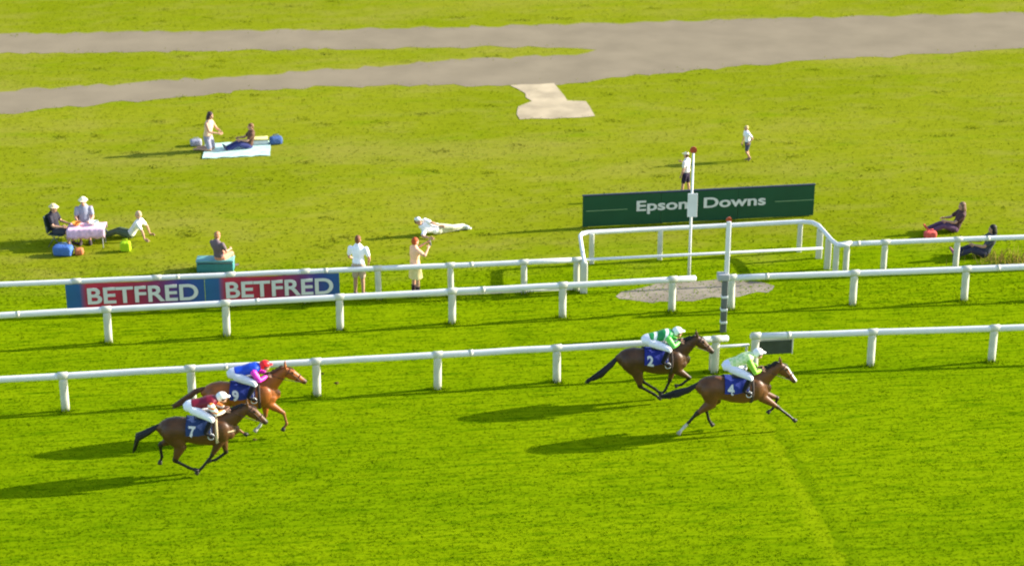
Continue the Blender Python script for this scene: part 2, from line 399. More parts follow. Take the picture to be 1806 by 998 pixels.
# photo-finish mirror
mp = at(1366, 651); mir = empty('finish_mirror', mp, RAIL_YAW, 'dark finish mirror in a white frame hung behind the nearest rail', 'mirror')
M_DARK = mat('dark_glass', (0.05, 0.06, 0.06), .25, .5, .2, 4)
MB().box((0, .14, .54), (.86, .05, .36), bev=.012).obj('mirror_panel', M_DARK, mir, False)
fr = MB(); fr.box((0, .135, .76), (.96, .09, .05), bev=.01)
fr.box((-.455, .135, .54), (.045, .08, .38), bev=.01); fr.box((.455, .135, .54), (.03, .08, .38), bev=.01); fr.obj('frame', mat('grey_frame', (.42, .42, .40), .6, .3), mir)
for t in (-.4, .4): MB().tube([(t, .14, .77), (t, .06, .90)], .018, side=(1, 0, 0), segs=8).obj('hanger', M_POST, mir)

# longer grass the mower leaves round the feet of the posts
def foot_grass():
    q = MB()
    for x0, y0 in POSTS:
        for i in range(70):
            x, y = x0 + random.gauss(0, .13), y0 + random.gauss(0, .08); h = random.uniform(.05, .13); a = random.uniform(0, 6.28)
            q.add([(x - math.cos(a) * .014, y - math.sin(a) * .014, 0), (x + math.cos(a) * .014, y + math.sin(a) * .014, 0), (x + random.gauss(0, .04), y + random.gauss(0, .04), h)], [(0, 1, 2)])
    tag(q.obj('grass', BLADE, None, False), 'longer grass left unmown round the feet of the white rail posts', 'grass', kind='stuff')
foot_grass()

# ------------------------------------------------------------------ banners on the boundary rail
def banner_material():
    m = bpy.data.materials.new('banner_print'); m.use_nodes = True; n = m.node_tree; L = n.links.new; b = n.nodes['Principled BSDF']
    b.inputs['Roughness'].default_value = .55
    tc = n.nodes.new('ShaderNodeTexCoord'); sp = n.nodes.new('ShaderNodeSeparateXYZ'); L(tc.outputs['Generated'], sp.inputs[0])
    r = n.nodes.new('ShaderNodeValToRGB'); e = r.color_ramp.elements
    e[0].position = .0; e[0].color = (*lin((32, 98, 150)), 1); e[1].position = 1; e[1].color = (*lin((34, 84, 150)), 1)
    for p, c in ((.10, (38, 92, 150)), (.15, (196, 38, 66)), (.45, (186, 36, 70)), (.66, (140, 42, 98)), (.82, (66, 60, 138)), (.92, (36, 80, 150))):
        k = e.new(p); k.color = (*lin(c), 1)
    L(sp.outputs['X'], r.inputs[0]); no = n.nodes.new('ShaderNodeTexNoise'); no.inputs['Scale'].default_value = 3; L(tc.outputs['Object'], no.inputs['Vector'])
    x = n.nodes.new('ShaderNodeMix'); x.data_type = 'RGBA'; x.blend_type = 'MULTIPLY'; x.inputs['Factor'].default_value = .25
    L(r.outputs[0], x.inputs['A']); L(no.outputs['Fac'], x.inputs['B']); L(x.outputs['Result'], b.inputs['Base Color']); return m
M_BAN = banner_material(); M_LET = mat('white_print', (.66, .65, .63), .6, .3, .03)
def banner(x0, x1, label):
    ya = lambda x: 502 - 43 / 1012 * x
    A, B = at(x0, ya(x0), RZ), at(x1, ya(x1), RZ); d = B - A; Lb = d.length - .005; yaw = math.atan2(d.y, d.x)
    root = empty('advertising_banner', (A.x, A.y, 0), yaw, label, 'banner', 'betting banners on the boundary rail')
    v = []; f = []; nx_, nz_ = 40, 10; z0, z1 = .17, .87
    for layer in (0, 1):
        for j in range(nz_ + 1):
            for i in range(nx_ + 1):
                x = Lb * i / nx_; z = z0 + (z1 - z0) * j / nz_
                y = -.085 + .012 * math.sin(x * 3.1 + x0) * math.sin(z * 5) + .006 * math.sin(x * 9) + layer * .012
                v.append((x, y, z))
    N = (nx_ + 1) * (nz_ + 1)
    for j in range(nz_):
        for i in range(nx_):
            p = j * (nx_ + 1) + i; f.append((p, p + 1, p + nx_ + 2, p + nx_ + 1)); f.append((N + p, N + p + nx_ + 1, N + p + nx_ + 2, N + p + 1))
    MB().add(v, f).obj('panel', M_BAN, root)
    me = text_mesh('BETFRED', .62, bold=.013, extrude=.006)
    xs_ = [q.co.x for q in me.vertices]; wt = max(xs_) - min(xs_); k = Lb * .80 / wt
    for q in me.vertices: q.co = Vector(((q.co.x) * k + Lb * .55, -.112 - q.co.z, .50 + q.co.y * 1.02))
    link('lettering', me, M_LET, root, False)
banner(115, 360, 'blue and red betting banner on the farthest rail, left one of the pair')
banner(360.5, 598, 'blue and red betting banner on the farthest rail, right one beside the white-shirted man')

# ------------------------------------------------------------------ course sign
sa, sb = at(1027, 402), at(1434, 381); d = sb - sa; Ls = d.length
sg = empty('course_sign', sa, math.atan2(d.y, d.x), 'long dark green course sign with white lettering behind the railed recess', 'sign')
M_GREEN = mat('sign_green', lin((24, 74, 50)), .5, .3, .08, 1.5)
HS = .96
for i in range(3):
    MB().box((Ls * (i + .5) / 3, 0, HS / 2 + .03), (Ls / 3 - .006, .05, HS), bev=.006).obj('panel', M_GREEN, sg, False)
MB().box((Ls / 2, .005, HS + .045), (Ls + .02, .09, .04), bev=.008).obj('top_edge', mat('sign_edge', lin((40, 48, 66)), .5, .3), sg, False)
for word, x0, x1 in (('Epsom', 1.62, 3.36), ('Downs', 3.66, 5.56)):
    me = text_mesh(word, .52, bold=.012, extrude=.004); xs_ = [q.co.x for q in me.vertices]; k = (x1 - x0) / (max(xs_) - min(xs_)); m0 = min(xs_)
    yb = .44
    cyv = [q.co.y for q in me.vertices]; base = min(cyv) if word == 'Downs' else sorted(cyv)[0] + .11
    for q in me.vertices: q.co = Vector(((q.co.x - m0) * k + x0, -.030 - q.co.z, yb + (q.co.y - base) * .85))
    link('lettering', me, M_LET, sg, False)
M_LINE = mat('sign_line', lin((120, 150, 110)), .6, .2)
for x0, x1 in ((.1, 1.35), (5.85, 7.05)): MB().box(((x0 + x1) / 2, -.0285, .53), (x1 - x0, .006, .022)).obj('rule', M_LINE, sg, False)
for i in range(4): MB().box((.15 + (Ls - .3) * i / 3, .07, .45), (.07, .07, .95), bev=.01).obj('post', mat('wood_post', (.12, .09, .06)), sg)

# ------------------------------------------------------------------ winning posts
M_RED = mat('red_paint', lin((170, 70, 40)), .45, .4, .05)
M_GREYP = mat('grey_paint', (.13, .135, .13), .6, .3, .1)
wp = empty('winning_post', at(1215, 487), 0, 'slim white winning post with a red disc in front of the green sign', 'post', 'winning posts')
MB().tube([(0, 0, -.02), (0, 0, 1.6), (0, 0, 3.6)], [.045, .036, .030], side=(1, 0, 0), segs=12, cap=.1).obj('pole', M_WHITE, wp)
MB().tube([(0, -.02, 3.68), (0, .02, 3.68)], .095, side=(1, 0, 0), segs=28, cap=0).obj('disc', M_RED, wp, False)
MB().box((.02, -.075, 2.12), (.27, .035, .68), bev=.01).obj('plaque', M_WHITE, wp, False)
wq = empty('winning_post', at(1275, 584), R(4), 'tall grey and white winning post standing in the gap of the nearest rails', 'post', 'winning posts')
MB().box((0, 0, .72), (.15, .15, 1.48), bev=.02).obj('lower_pole', M_GREYP, wq)
MB().box((.03, 0, 2.25), (.11, .11, 1.60), bev=.02).obj('upper_pole', M_WHITE, wq)
for z in (.27, .62, .98): MB().box((0, 0, z), (.17, .17, .07), bev=.015).obj('white_band', M_WHITE, wq)
MB().tube([(.03, -.02, 3.08), (.03, .02, 3.08)], .075, side=(1, 0, 0), segs=28, cap=0).obj('disc', M_RED, wq, False)
MB().box((-.06, -.03, 1.55), (.30, .26, .17), bev=.02).obj('sensor_box', mat('grey_box', (.33, .34, .34), .5, .3), wq)

# ------------------------------------------------------------------ people
SKIN = mat('skin', (0.52, 0.29, 0.19), .55, .3, .08, 20)
def V3(*a): return Vector(a)
def head_geo(mb, c, fwd, up, s=1.0):
    fwd = fwd.normalized(); sd_ = up.cross(fwd).normalized(); up = fwd.cross(sd_).normalized()
    M = Matrix((fwd, sd_, up)).transposed(); c = Vector(c); P = lambda x, y, z: c + M @ (Vector((x, y, z)) * s)
    mb.ell(P(-.005, 0, .02), (.098 * s, .077 * s, .105 * s), M); mb.ell(P(.03, 0, -.055), (.062 * s, .054 * s, .066 * s), M)
    mb.tube([P(.088, 0, .012), P(.112, 0, -.022)], [.011 * s, .016 * s], side=tuple(sd_), segs=8)
    mb.ell(P(.080, 0, -.066), (.02 * s, .03 * s, .012 * s), M)
    for k in (-1, 1): mb.ell(P(-.01, k * .078, -.005), (.022 * s, .012 * s, .034 * s), M)
    return M, P
def hand_geo(mb, fin, wrist, hand_dir, palm_n, s=1.0, thumb=1, curl=.6):
    """palm goes into the skin; five separate fingers, rooted inside the palm, curl towards palm_n"""
    w_ = Vector(wrist); d = hand_dir.normalized(); nrm = (palm_n - d * palm_n.dot(d)).normalized(); sd_ = d.cross(nrm) * thumb
    M = Matrix((d, sd_, nrm)).transposed()
    mb.ell(w_ + d * .055 * s, (.055 * s, .04 * s, .019 * s), M)
    for i, (off, ln) in enumerate(((.030, .070), (.010, .080), (-.010, .074), (-.029, .058))):
        a = w_ + d * .07 * s + sd_ * off * s; pts = [a]; ang = 0; p = w_ + d * .098 * s + sd_ * off * s; pts.append(p)
        for k in range(3):
            ang += curl * (.5, .9, .8)[k]; p = p + (d * math.cos(ang) + nrm * math.sin(ang)) * ln * s * (.45, .32, .23)[k]; pts.append(p)
        fin.tube(pts, [.0095 * s, .0095 * s, .009 * s, .008 * s, .007 * s], side=tuple(sd_), segs=6, cap=.5)
    a = w_ + d * .03 * s + sd_ * .028 * s; b = a + (d * .6 + sd_ * .7 + nrm * .3).normalized() * .045 * s; c = b + (d * .9 + nrm * .5).normalized() * .032 * s
    fin.tube([a, b, c], [.013 * s, .011 * s, .009 * s], side=tuple(nrm), segs=6, cap=.5)

def mirror(p): return Vector((p.x, -p.y, p.z))
def figure(label, J, out, loc, rz, sc=1.0, hair=((60, 40, 25), 'short'), vox=.016, group=None, extra=None, arms='short', legs='short', female=False):
    """J: joints in local space (x forward, y left, z up). The body is ONE skin; hair and clothes are its children."""
    b = MB(); fin = MB()
    pel, che, neck, hd = J['pelvis'], J['chest'], J['neck'], J['head']
    wS = .165 if female else .185
    up = (che - pel).normalized(); mid = pel.lerp(che, .5)
    def torso(mb, g, lo=0.0):
        side = J.get('side', (0, 1, 0))
        mb.tube([pel - up * .06, pel + up * .06, mid, che - up * .03, che + up * .10, che + up * .17],
                [(.145 + g, .105 + g), (.155 + g, .115 + g), (.135 + g, .10 + g), (.165 + g, .115 + g), (.155 + g, .10 + g), (.10 + g, .07 + g)], side=side, segs=16)
    torso(b, 0)
    b.tube([che + up * .12, neck, neck.lerp(hd, .6)], [.062, .055, .052], segs=10)
    M, P = head_geo(b, hd, J['look'], J.get('headup', V3(0, 0, 1)))
    for sgn, k in ((1, 'L'), (-1, 'R')):
        sh, el, ha = J['sh' + k], J['el' + k], J['ha' + k]
        b.tube([sh, sh.lerp(el, .45), el], [.056, .049, .041], segs=10); b.tube([el, el.lerp(ha, .35), ha], [.041, .040, .027], segs=10)
        hd_dir = J.get('hd' + k, (ha - el)); hand_geo(b, fin, ha, hd_dir, J.get('pn' + k, V3(0, -sgn, -.4)), thumb=1, curl=J.get('curl', .5))
        hp, kn, an, to = J['hip' + k], J['kn' + k], J['an' + k], J['to' + k]
        b.tube([hp, hp.lerp(kn, .4), kn], [.090, .078, .056], segs=12); b.tube([kn, kn.lerp(an, .3), an], [.055, .056, .036], segs=12)
        b.tube([an, an.lerp(to, .35) - V3(0, 0, .015), to], [(.037, .042), (.042, .035), (.036, .022)], segs=10)
    me = b.remesh('person', vox, 3); join_mesh(me, fin)
    o = link('person', me, out.get('skin', SKIN)); o.location = loc; o.rotation_euler = (0, 0, rz); o.scale = (sc, sc, sc)
    tag(o, label, 'person', group)
    # eyes
    for k in (-1, 1): MB().ell(P(.083, k * .032, .012), (.010, .013, .010), M, 8, 6).obj('eye', mat('eye_dark', (.02, .015, .01), .3, .5), o)
    # hair
    if hair:
        h = MB(); hm = cloth_mat('hair_%d_%d_%d' % hair[0], hair[0], rough=.6, spec=.3, var=.25, scale=30)
        h.ell(P(-.018, 0, .045), (.100, .086, .092), M); h.ell(P(-.045, 0, 0), (.075, .083, .085), M)
        if hair[1] == 'long': h.ell(P(-.075, 0, -.09), (.05, .08, .13), M); h.ell(P(-.02, .075, -.05), (.05, .02, .09), M); h.ell(P(-.02, -.075, -.05), (.05, .02, .09), M)
        if hair[1] == 'bun': h.ell(P(-.10, 0, .09), (.05, .05, .05), M)
        link('hair', h.remesh('hair', .014, 2), hm, o)
    if out.get('hat'):
        h = MB(); hm = cloth_mat('hat_%d_%d_%d' % out['hat'], out['hat'])
        h.ell(P(-.01, 0, .075), (.108, .095, .075), M); h.ell(P(.0, 0, .055), (.165, .155, .014), M, 18, 8)
        link('hat', h.remesh('hat', .013, 2), hm, o)
    if out.get('cap'):
        h = MB(); hm = cloth_mat('cap_%d_%d_%d' % out['cap'], out['cap'])
        h.ell(P(-.01, 0, .06), (.108, .09, .075), M); h.ell(P(.11, 0, .05), (.07, .06, .012), M)
        link('cap', h.remesh('cap', .013, 2), hm, o)
    # clothes
    t = MB(); torso(t, .016)
    if out.get('skirt') is None: pass
    t2 = None
    for sgn, k in ((1, 'L'), (-1, 'R')):
        sh, el, ha = J['sh' + k], J['el' + k], J['ha' + k]
        if arms != 'none': t.tube([sh, sh.lerp(el, .5), sh.lerp(el, .72 if arms == 'short' else 1.0)], [.074, .066, .060], segs=10)
        if arms == 'long': t.tube([el, ha - (ha - el) * .05], [.056, .040], segs=10)
    sm = out['top_mat'] if 'top_mat' in out else cloth_mat('top_%d_%d_%d' % out['top'], out['top'])
    link('top', t.remesh('top', .018, 3), sm, o)
    if out.get('bottom'):
        t = MB(); t.tube([pel - up * .08, pel + up * .04], [(.16, .125), (.17, .13)], side=J.get('side', (0, 1, 0)), segs=14)
        for k in 'LR':
            hp, kn, an = J['hip' + k], J['kn' + k], J['an' + k]
            t.tube([hp, hp.lerp(kn, .5), hp.lerp(kn, .85 if legs == 'short' else 1.0)], [.110, .098, .084 if legs == 'short' else .075], segs=12)
            if legs == 'long': t.tube([kn, kn.lerp(an, .4), an] if 'breeches' not in out else [kn, kn.lerp(an, .12), kn.lerp(an, .22)], [.074, .070, .058], segs=12)
        link('shorts' if legs == 'short' else 'trousers', t.remesh('legwear', .018, 3), cloth_mat('bot_%d_%d_%d' % out['bottom'], out['bottom']), o)
    if out.get('skirt'):
        t = MB(); kk = (J['knL'] + J['knR']) / 2; hh = (J['hipL'] + J['hipR']) / 2
        t.tube([pel + up * .05, hh, hh.lerp(kk, .85)], [(.16, .12), (.18, .15), (.24, .18)], segs=16, cap=.05)
        link('skirt', t.remesh('skirt', .018, 3), cloth_mat('skirt_%d_%d_%d' % out['skirt'], out['skirt']), o)
    if out.get('shoes'):
        for k in 'LR':
            an, to = J['an' + k], J['to' + k]; t = MB()
            t.tube([an + (J['kn' + k] - an) * out.get('boot', .08)] + ([an + (J['kn' + k] - an) * .45] if 'boot' in out else []) + [an - V3(0, 0, .01), an.lerp(to, .45) - V3(0, 0, .012), to + (to - an) * .08], ([(.068, .068)] if 'boot' in out else []) + [(.062, .066) if 'boot' in out else (.05, .05), (.048, .052), (.052, .042), (.045, .028)], segs=10)
            link('boot' if out.get('boot', 0) > .2 else 'shoe', t.remesh('shoe', .014, 2), cloth_mat('shoe_%d_%d_%d' % out['shoes'], out['shoes']), o)
    return o

def J_stand(w=.185, armf=0.0, lean=0.0, look=V3(1, 0, 0), step=0.0):
    J = dict(pelvis=V3(0, 0, .96), chest=V3(lean * .35, 0, 1.30), neck=V3(lean * .5, 0, 1.49), head=V3(lean * .5 + .03, 0, 1.62), look=look)
    for s_, k in ((1, 'L'), (-1, 'R')):
        J['sh' + k] = V3(lean * .42, s_ * w, 1.40); J['el' + k] = V3(lean * .3 + .02, s_ * (w + .06), 1.12); J['ha' + k] = V3(lean * .3 + .10, s_ * (w + .05), .88)
        J['hip' + k] = V3(0, s_ * .09, .90); J['kn' + k] = V3(.02 + s_ * step * .5, s_ * .10, .50); J['an' + k] = V3(s_ * step, s_ * .11, .075); J['to' + k] = V3(.17 + s_ * step, s_ * .13, .035)
    return J
def J_chair():
    J = dict(pelvis=V3(0, 0, .47), chest=V3(-.06, 0, .82), neck=V3(-.05, 0, 1.0), head=V3(-.01, 0, 1.13), look=V3(1, 0, -.1))
    for s_, k in ((1, 'L'), (-1, 'R')):
        J['sh' + k] = V3(-.06, s_ * .19, .92); J['el' + k] = V3(.05, s_ * .25, .66); J['ha' + k] = V3(.30, s_ * .18, .64)
        J['hip' + k] = V3(.02, s_ * .10, .44); J['kn' + k] = V3(.44, s_ * .13, .48); J['an' + k] = V3(.46, s_ * .13, .07); J['to' + k] = V3(.64, s_ * .15, .035)
    return J
def J_ground(ext=.85, lean=-.22):
    J = dict(pelvis=V3(0, 0, .13), chest=V3(lean * .7, 0, .47), neck=V3(lean * .9, 0, .65), head=V3(lean * .9 + .03, 0, .78), look=V3(1, 0, -.1))
    for s_, k in ((1, 'L'), (-1, 'R')):
        J['sh' + k] = V3(lean * .8, s_ * .185, .57)
        if lean < -.3: J['el' + k] = V3(lean - .12, s_ * .25, .32); J['ha' + k] = V3(lean - .18, s_ * .27, .06); J['hd' + k] = V3(-1, s_ * .3, -.2)
        else: J['el' + k] = V3(.10, s_ * .24, .36); J['ha' + k] = V3(.32, s_ * .15, .38)
        J['hip' + k] = V3(.03, s_ * .09, .12)
        J['kn' + k] = V3(.40, s_ * .14, .12 + (.34 if ext < .7 else .10)); J['an' + k] = V3(ext - .06 if ext > .7 else .52, s_ * .13, .07); J['to' + k] = V3(ext + .04 if ext > .7 else .70, s_ * .17, .17 if ext > .7 else .035)
    return J
def J_kneel():
    J = dict(pelvis=V3(0, 0, .50), chest=V3(.06, 0, .85), neck=V3(.10, 0, 1.04), head=V3(.13, 0, 1.17), look=V3(1, 0, -.25))
    for s_, k in ((1, 'L'), (-1, 'R')):
        J['sh' + k] = V3(.07, s_ * .175, .95); J['el' + k] = V3(.20, s_ * .23, .70); J['ha' + k] = V3(.40, s_ * .12, .66)
        J['hip' + k] = V3(0, s_ * .09, .45); J['kn' + k] = V3(.12, s_ * .12, .075); J['an' + k] = V3(-.32, s_ * .11, .06); J['to' + k] = V3(-.48, s_ * .11, .035)
    return J
def J_lie():
    """lying on the right side along +x(feet), propped on an elbow"""
    J = dict(pelvis=V3(0, 0, .15), chest=V3(-.34, 0, .26), neck=V3(-.50, 0, .37), head=V3(-.60, .02, .46), look=V3(.5, -.8, 0.1), side=(0, .35, .94))
    J['shL'] = V3(-.40, .05, .46); J['elL'] = V3(-.20, -.13, .40); J['haL'] = V3(.02, -.12, .30)
    J['shR'] = V3(-.43, -.05, .16); J['elR'] = V3(-.55, -.20, .06); J['haR'] = V3(-.40, -.36, .05)
    J['hipL'] = V3(.04, .0, .20); J['knL'] = V3(.44, -.08, .17); J['anL'] = V3(.84, .06, .12); J['toL'] = V3(.92, -.09, .12)
    J['hipR'] = V3(.04, .0, .10); J['knR'] = V3(.48, .0, .08); J['anR'] = V3(.90, .04, .06); J['toR'] = V3(.99, -.10, .06)
    return J

# children playing on the grass
J = J_stand(step=.16, lean=.15); J['elL'] = V3(-.12, .27, 1.18); J['haL'] = V3(.05, .26, 1.0); J['anL'] = V3(-.12, .10, .16); J['toL'] = V3(-.02, .12, .05)
figure('small child in white shirt standing farthest up the grass, right of the red disc', J, dict(top=(238, 238, 245), bottom=(70, 72, 92), shoes=(120, 100, 85)), at(1317, 284), R(200), .69, ((200, 175, 120), 'short'), group=None)
J = J_stand(step=.12); J['elR'] = V3(.08, -.27, 1.15); J['haR'] = V3(.28, -.25, 1.22)
figure('child in pale top and dark shorts walking behind the green sign', J, dict(top=(232, 222, 215), bottom=(50, 38, 62), shoes=(225, 215, 200), cap=(238, 225, 190)), at(1209, 346), R(150), .82, ((90, 60, 35), 'short'))
# standing pair behind the boundary rail
J = J_stand(w=.21); J['elL'] = V3(.07, .28, 1.10); J['haL'] = V3(.26, .20, .98); J['elR'] = V3(.05, -.29, 1.10); J['haR'] = V3(.20, -.24, .92)
figure('standing man in a loose white shirt seen from behind, beside the banner', J, dict(top=(245, 245, 248), bottom=(196, 170, 150), shoes=(90, 80, 85)), at(634, 522), R(80), 1.0, ((120, 75, 50), 'short'))
J = J_stand(w=.16); J['elL'] = V3(.24, .20, 1.34); J['haL'] = V3(.42, .10, 1.46); J['elR'] = V3(.10, -.36, 1.30); J['haR'] = V3(.30, -.22, 1.42); J['curl'] = .9
figure('standing person with red hair, peach top and cream skirt holding up a phone', J, dict(top=(244, 190, 150), skirt=(228, 208, 150), shoes=(60, 45, 50), boot=.55), at(733, 522), R(35), .97, ((170, 75, 30), 'short'), arms='short', female=True)
# lying in white
figure('person in white shirt lying propped on an elbow on the grass', J_lie(), dict(top=(250, 250, 252), bottom=(205, 205, 175), shoes=(240, 240, 235), cap=(235, 235, 225)), at(772, 412), R(22), 1.0, ((70, 55, 50), 'short'), legs='long')
# upper picnic
figure('person with dark hair in pale pink top kneeling by the picnic blanket', J_kneel(), dict(top=(222, 186, 158), bottom=(140, 140, 158)), at(368, 266), R(-20), 1.04, ((62, 42, 50), 'long'), female=True, arms='none')
figure('person in dark brown top and navy trousers sitting on the picnic blanket', J_ground(.85, -.12), dict(top=(92, 66, 50), bottom=(52, 58, 110), shoes=(40, 40, 70)), at(440, 262), R(197), .95, ((120, 85, 55), 'short'), legs='long')
# left group
figure('person in sun hat and black top seated left of the pink picnic table', J_chair(), dict(top=(40, 38, 50), bottom=(60, 62, 70), shoes=(70, 60, 60), hat=(225, 205, 160)), at(101, 431), R(-15), .98, ((150, 120, 80), 'short'), arms='short')
figure('person in pale yellow hat and grey top sitting behind the pink picnic table', J_chair(), dict(top=(150, 155, 172), bottom=(190, 150, 130), shoes=(70, 60, 60), hat=(240, 228, 190)), at(152, 420), R(-80), 1.0, ((130, 90, 60), 'short'))
figure('person in white top reclining on the grass right of the pink picnic table', J_ground(.85, -.36), dict(top=(238, 236, 226), bottom=(82, 96, 70), shoes=(70, 80, 70)), at(231, 419), R(172), .92, ((190, 160, 130), 'short'), legs='long')
# by the banner
figure('person in grey-brown top and salmon shorts sitting on a teal cool box above the banner', J_chair(), dict(top=(112, 96, 100), bottom=(222, 150, 118), shoes=(90, 80, 80)), at(388, 478), R(58), .94, ((170, 120, 80), 'short'))
# right group
figure('person in dark brown top with red shoes sitting on the grass at right', J_ground(.85, -.2), dict(top=(78, 52, 52), bottom=(96, 66, 92), shoes=(225, 95, 75)), at(1684, 408), R(185), 1.0, ((125, 95, 75), 'long'), legs='long', female=True)
figure('black-haired person in dark grey clothes sitting just behind the farthest rail at right', J_ground(.85, -.2), dict(top=(66, 70, 78), bottom=(52, 52, 70), shoes=(150, 90, 110)), at(1736, 452), R(180), 1.06, ((35, 28, 28), 'long'), legs='long')

# ------------------------------------------------------------------ picnic things
def blanket(name, px, m, label, z=.02):
    P = [at(*q) for q in px]; c = sum(P, Vector()) / 4; n_ = 14; v = []; f = []
    for lay in (1, 0):
        for j in range(n_ + 1):
            for i in range(n_ + 1):
                p = P[0].lerp(P[1], i / n_).lerp(P[3].lerp(P[2], i / n_), j / n_) - c
                v.append((p.x + random.uniform(-.01, .01), p.y + random.uniform(-.01, .01), z * lay + lay * (.012 * math.sin(i * 1.7) * math.cos(j * 1.3) + random.uniform(0, .012)) + .004))
    N = (n_ + 1) ** 2
    for j in range(n_):
        for i in range(n_):
            p = j * (n_ + 1) + i; f.append((p, p + 1, p + n_ + 2, p + n_ + 1)); f.append((N + p, N + p + n_ + 1, N + p + n_ + 2, N + p + 1))
    o = MB().add(v, f).obj(name, m); o.location = c; return tag(o, label, 'blanket')
def bag(px, d, rgb, label, rz=0.0, handle=True):
    root = empty('bag', at(*px), rz, label, 'bag'); b = MB()
    b.box((0, 0, d[2] / 2), d, bev=min(d) * .28); me = b.remesh('bag', .025, 6)
    for v in me.vertices: v.co += Vector((random.uniform(-.008, .008), random.uniform(-.008, .008), random.uniform(-.006, .006)))
    m = cloth_mat('bag_%d_%d_%d' % rgb, rgb); link('bag_body', me, m, root)
    if handle: MB().tube([(-d[0] * .25, 0, d[2] * .9), (-d[0] * .2, 0, d[2] * 1.25), (d[0] * .2, 0, d[2] * 1.25), (d[0] * .25, 0, d[2] * .9)], .012, segs=6).obj('handle', m, root)
    return root
def coolbox(px, d, rgb, lid, label, rz=0.0):
    root = empty('cool_box', at(*px), rz, label, 'cool box')
    MB().box((0, 0, d[2] * .4), (d[0], d[1], d[2] * .8), bev=.025).obj('box_body', cloth_mat('cb_%d_%d_%d' % rgb, rgb, rough=.5), root)
    MB().box((0, 0, d[2] * .9), (d[0] * 1.03, d[1] * 1.04, d[2] * .19), bev=.02).obj('lid', cloth_mat('cb_%d_%d_%d' % lid, lid, rough=.5), root)
    MB().tube([(-d[0] * .45, -d[1] * .55, d[2] * .7), (-d[0] * .45, -d[1] * .6, d[2] * .8), (d[0] * .45, -d[1] * .6, d[2] * .8), (d[0] * .45, -d[1] * .55, d[2] * .7)], .01, segs=6).obj('handle', mat('dark_plastic', (.05, .05, .05)), root)
    return root
def chair(loc, rz, rgb, label):
    root = empty('camping_chair', loc, rz, label, 'chair', 'camping chairs at the picnic table'); m = cloth_mat('ch_%d_%d_%d' % rgb, rgb); mm = mat('chair_metal', (.10, .10, .11), .4, .5)
    MB().box((.08, 0, .37), (.46, .50, .03), bev=.012).obj('seat', m, root)
    MB().box((-.20, 0, .66), (.03, .50, .52), Matrix.Rotation(R(-8), 3, 'Y'), bev=.012).obj('backrest', m, root)
    for x in (-.15, .30):
        for y in (-.24, .24): MB().tube([(x, y, 0), (-x * .3 + .05, y * .92, .37)], .012, segs=6).obj('leg', mm, root)
    return root
M_BLAN = cloth_mat('blanket_mint', (186, 216, 204), var=.12, scale=4)
blanket('picnic_blanket', [(357, 281), (476, 275), (478, 249), (362, 255)], M_BLAN, 'pale mint picnic blanket spread on the upper grass')
bag((487, 254), (.42, .3, .26), (70, 98, 150), 'blue bag standing right of the mint picnic blanket', .3)
coolbox((460, 254), (.48, .30, .22), (228, 232, 225), (250, 240, 150), 'white cool box with pale yellow lid on the picnic blanket', .15)
bag((346, 257), (.38, .28, .22), (150, 152, 170), 'grey bag on the grass behind the kneeling picnicker', .2)
# table with pink cloth
tp = at(156, 433); tab = empty('folding_table', tp, R(4), 'folding picnic table with a metal frame under a pink and white cloth', 'table')
M_TM = mat('table_metal', (.35, .35, .36), .4, .5)
MB().box((0, 0, .585), (1.02, .58, .025), bev=.006).obj('table_top', M_TM, tab)
for x in (-.46, .46):
    for y in (-.25, .25): MB().tube([(x, y, -.01), (x, y, .575)], .014, side=(1, 0, 0), segs=8).obj('leg', M_TM, tab)
v = []; f = []; n_ = 24
for j in range(13):
    for i in range(n_ + 1):
        x = -.52 + 1.04 * i / n_
        if j <= 8: y = -.30 + .6 * j / 8; z = .605
        v.append((x, (-.305 if j == 0 else -.30 + .6 * (j - 4) / 4 if 4 <= j <= 8 else 0), .0))
v = []; prof = [(-.315, .33), (-.325, .42), (-.31, .52), (-.30, .598), (-.27, .606), (-.1, .604), (.1, .604), (.27, .606), (.30, .598), (.312, .52), (.32, .42)]
for j, (y, z) in enumerate(prof):
    for i in range(n_ + 1):
        x = -.54 + 1.08 * i / n_; wv_ = .012 * math.sin(i * 1.9 + j * .2) if z < .58 else 0
        v.append((x, y + wv_, z + (.02 * math.sin(i * .9) if z < .35 else 0)))
for j in range(len(prof) - 1):
    for i in range(n_):
        p = j * (n_ + 1) + i; f.append((p, p + 1, p + n_ + 2, p + n_ + 1))
me = MB().add(v, f).mesh('tablecloth'); cm = cloth_mat('cloth_pink', (226, 186, 205), var=.2, scale=9)
o = link('tablecloth', me, cm); o.location = tp; o.rotation_euler = (0, 0, R(4)); sm_ = o.modifiers.new('solid', 'SOLIDIFY'); sm_.thickness = .006
tag(o, 'pink and white cloth draped over the folding picnic table', 'tablecloth')
def bowl(dx, dy, rgb, label, r=.10):
    b = MB(); prof_ = [(.4, 0), (.75, .25), (1.0, .7), (.95, .68), (.68, .28), (.0, .1)]; v = []; f = []
    for k, (a, z) in enumerate(prof_):
        for i in range(16): v.append((a * r * math.cos(i * math.pi / 8), a * r * math.sin(i * math.pi / 8), z * r))
    for k in range(len(prof_) - 1):
        for i in range(16): f.append((k * 16 + i, k * 16 + (i + 1) % 16, (k + 1) * 16 + (i + 1) % 16, (k + 1) * 16 + i))
    f.append(tuple(range(15, -1, -1)))
    o = b.add(v, f).obj('bowl', cloth_mat('bowl_%d' % rgb[0], rgb, rough=.4)); o.location = tp + Matrix.Rotation(R(4), 3, 'Z') @ V3(dx, dy, .609); tag(o, label, 'bowl')
bowl(-.3, .05, (225, 140, 60), 'orange bowl on the left of the pink tablecloth', .13); bowl(.2, .08, (250, 245, 225), 'white bowl on the right of the pink tablecloth', .14)
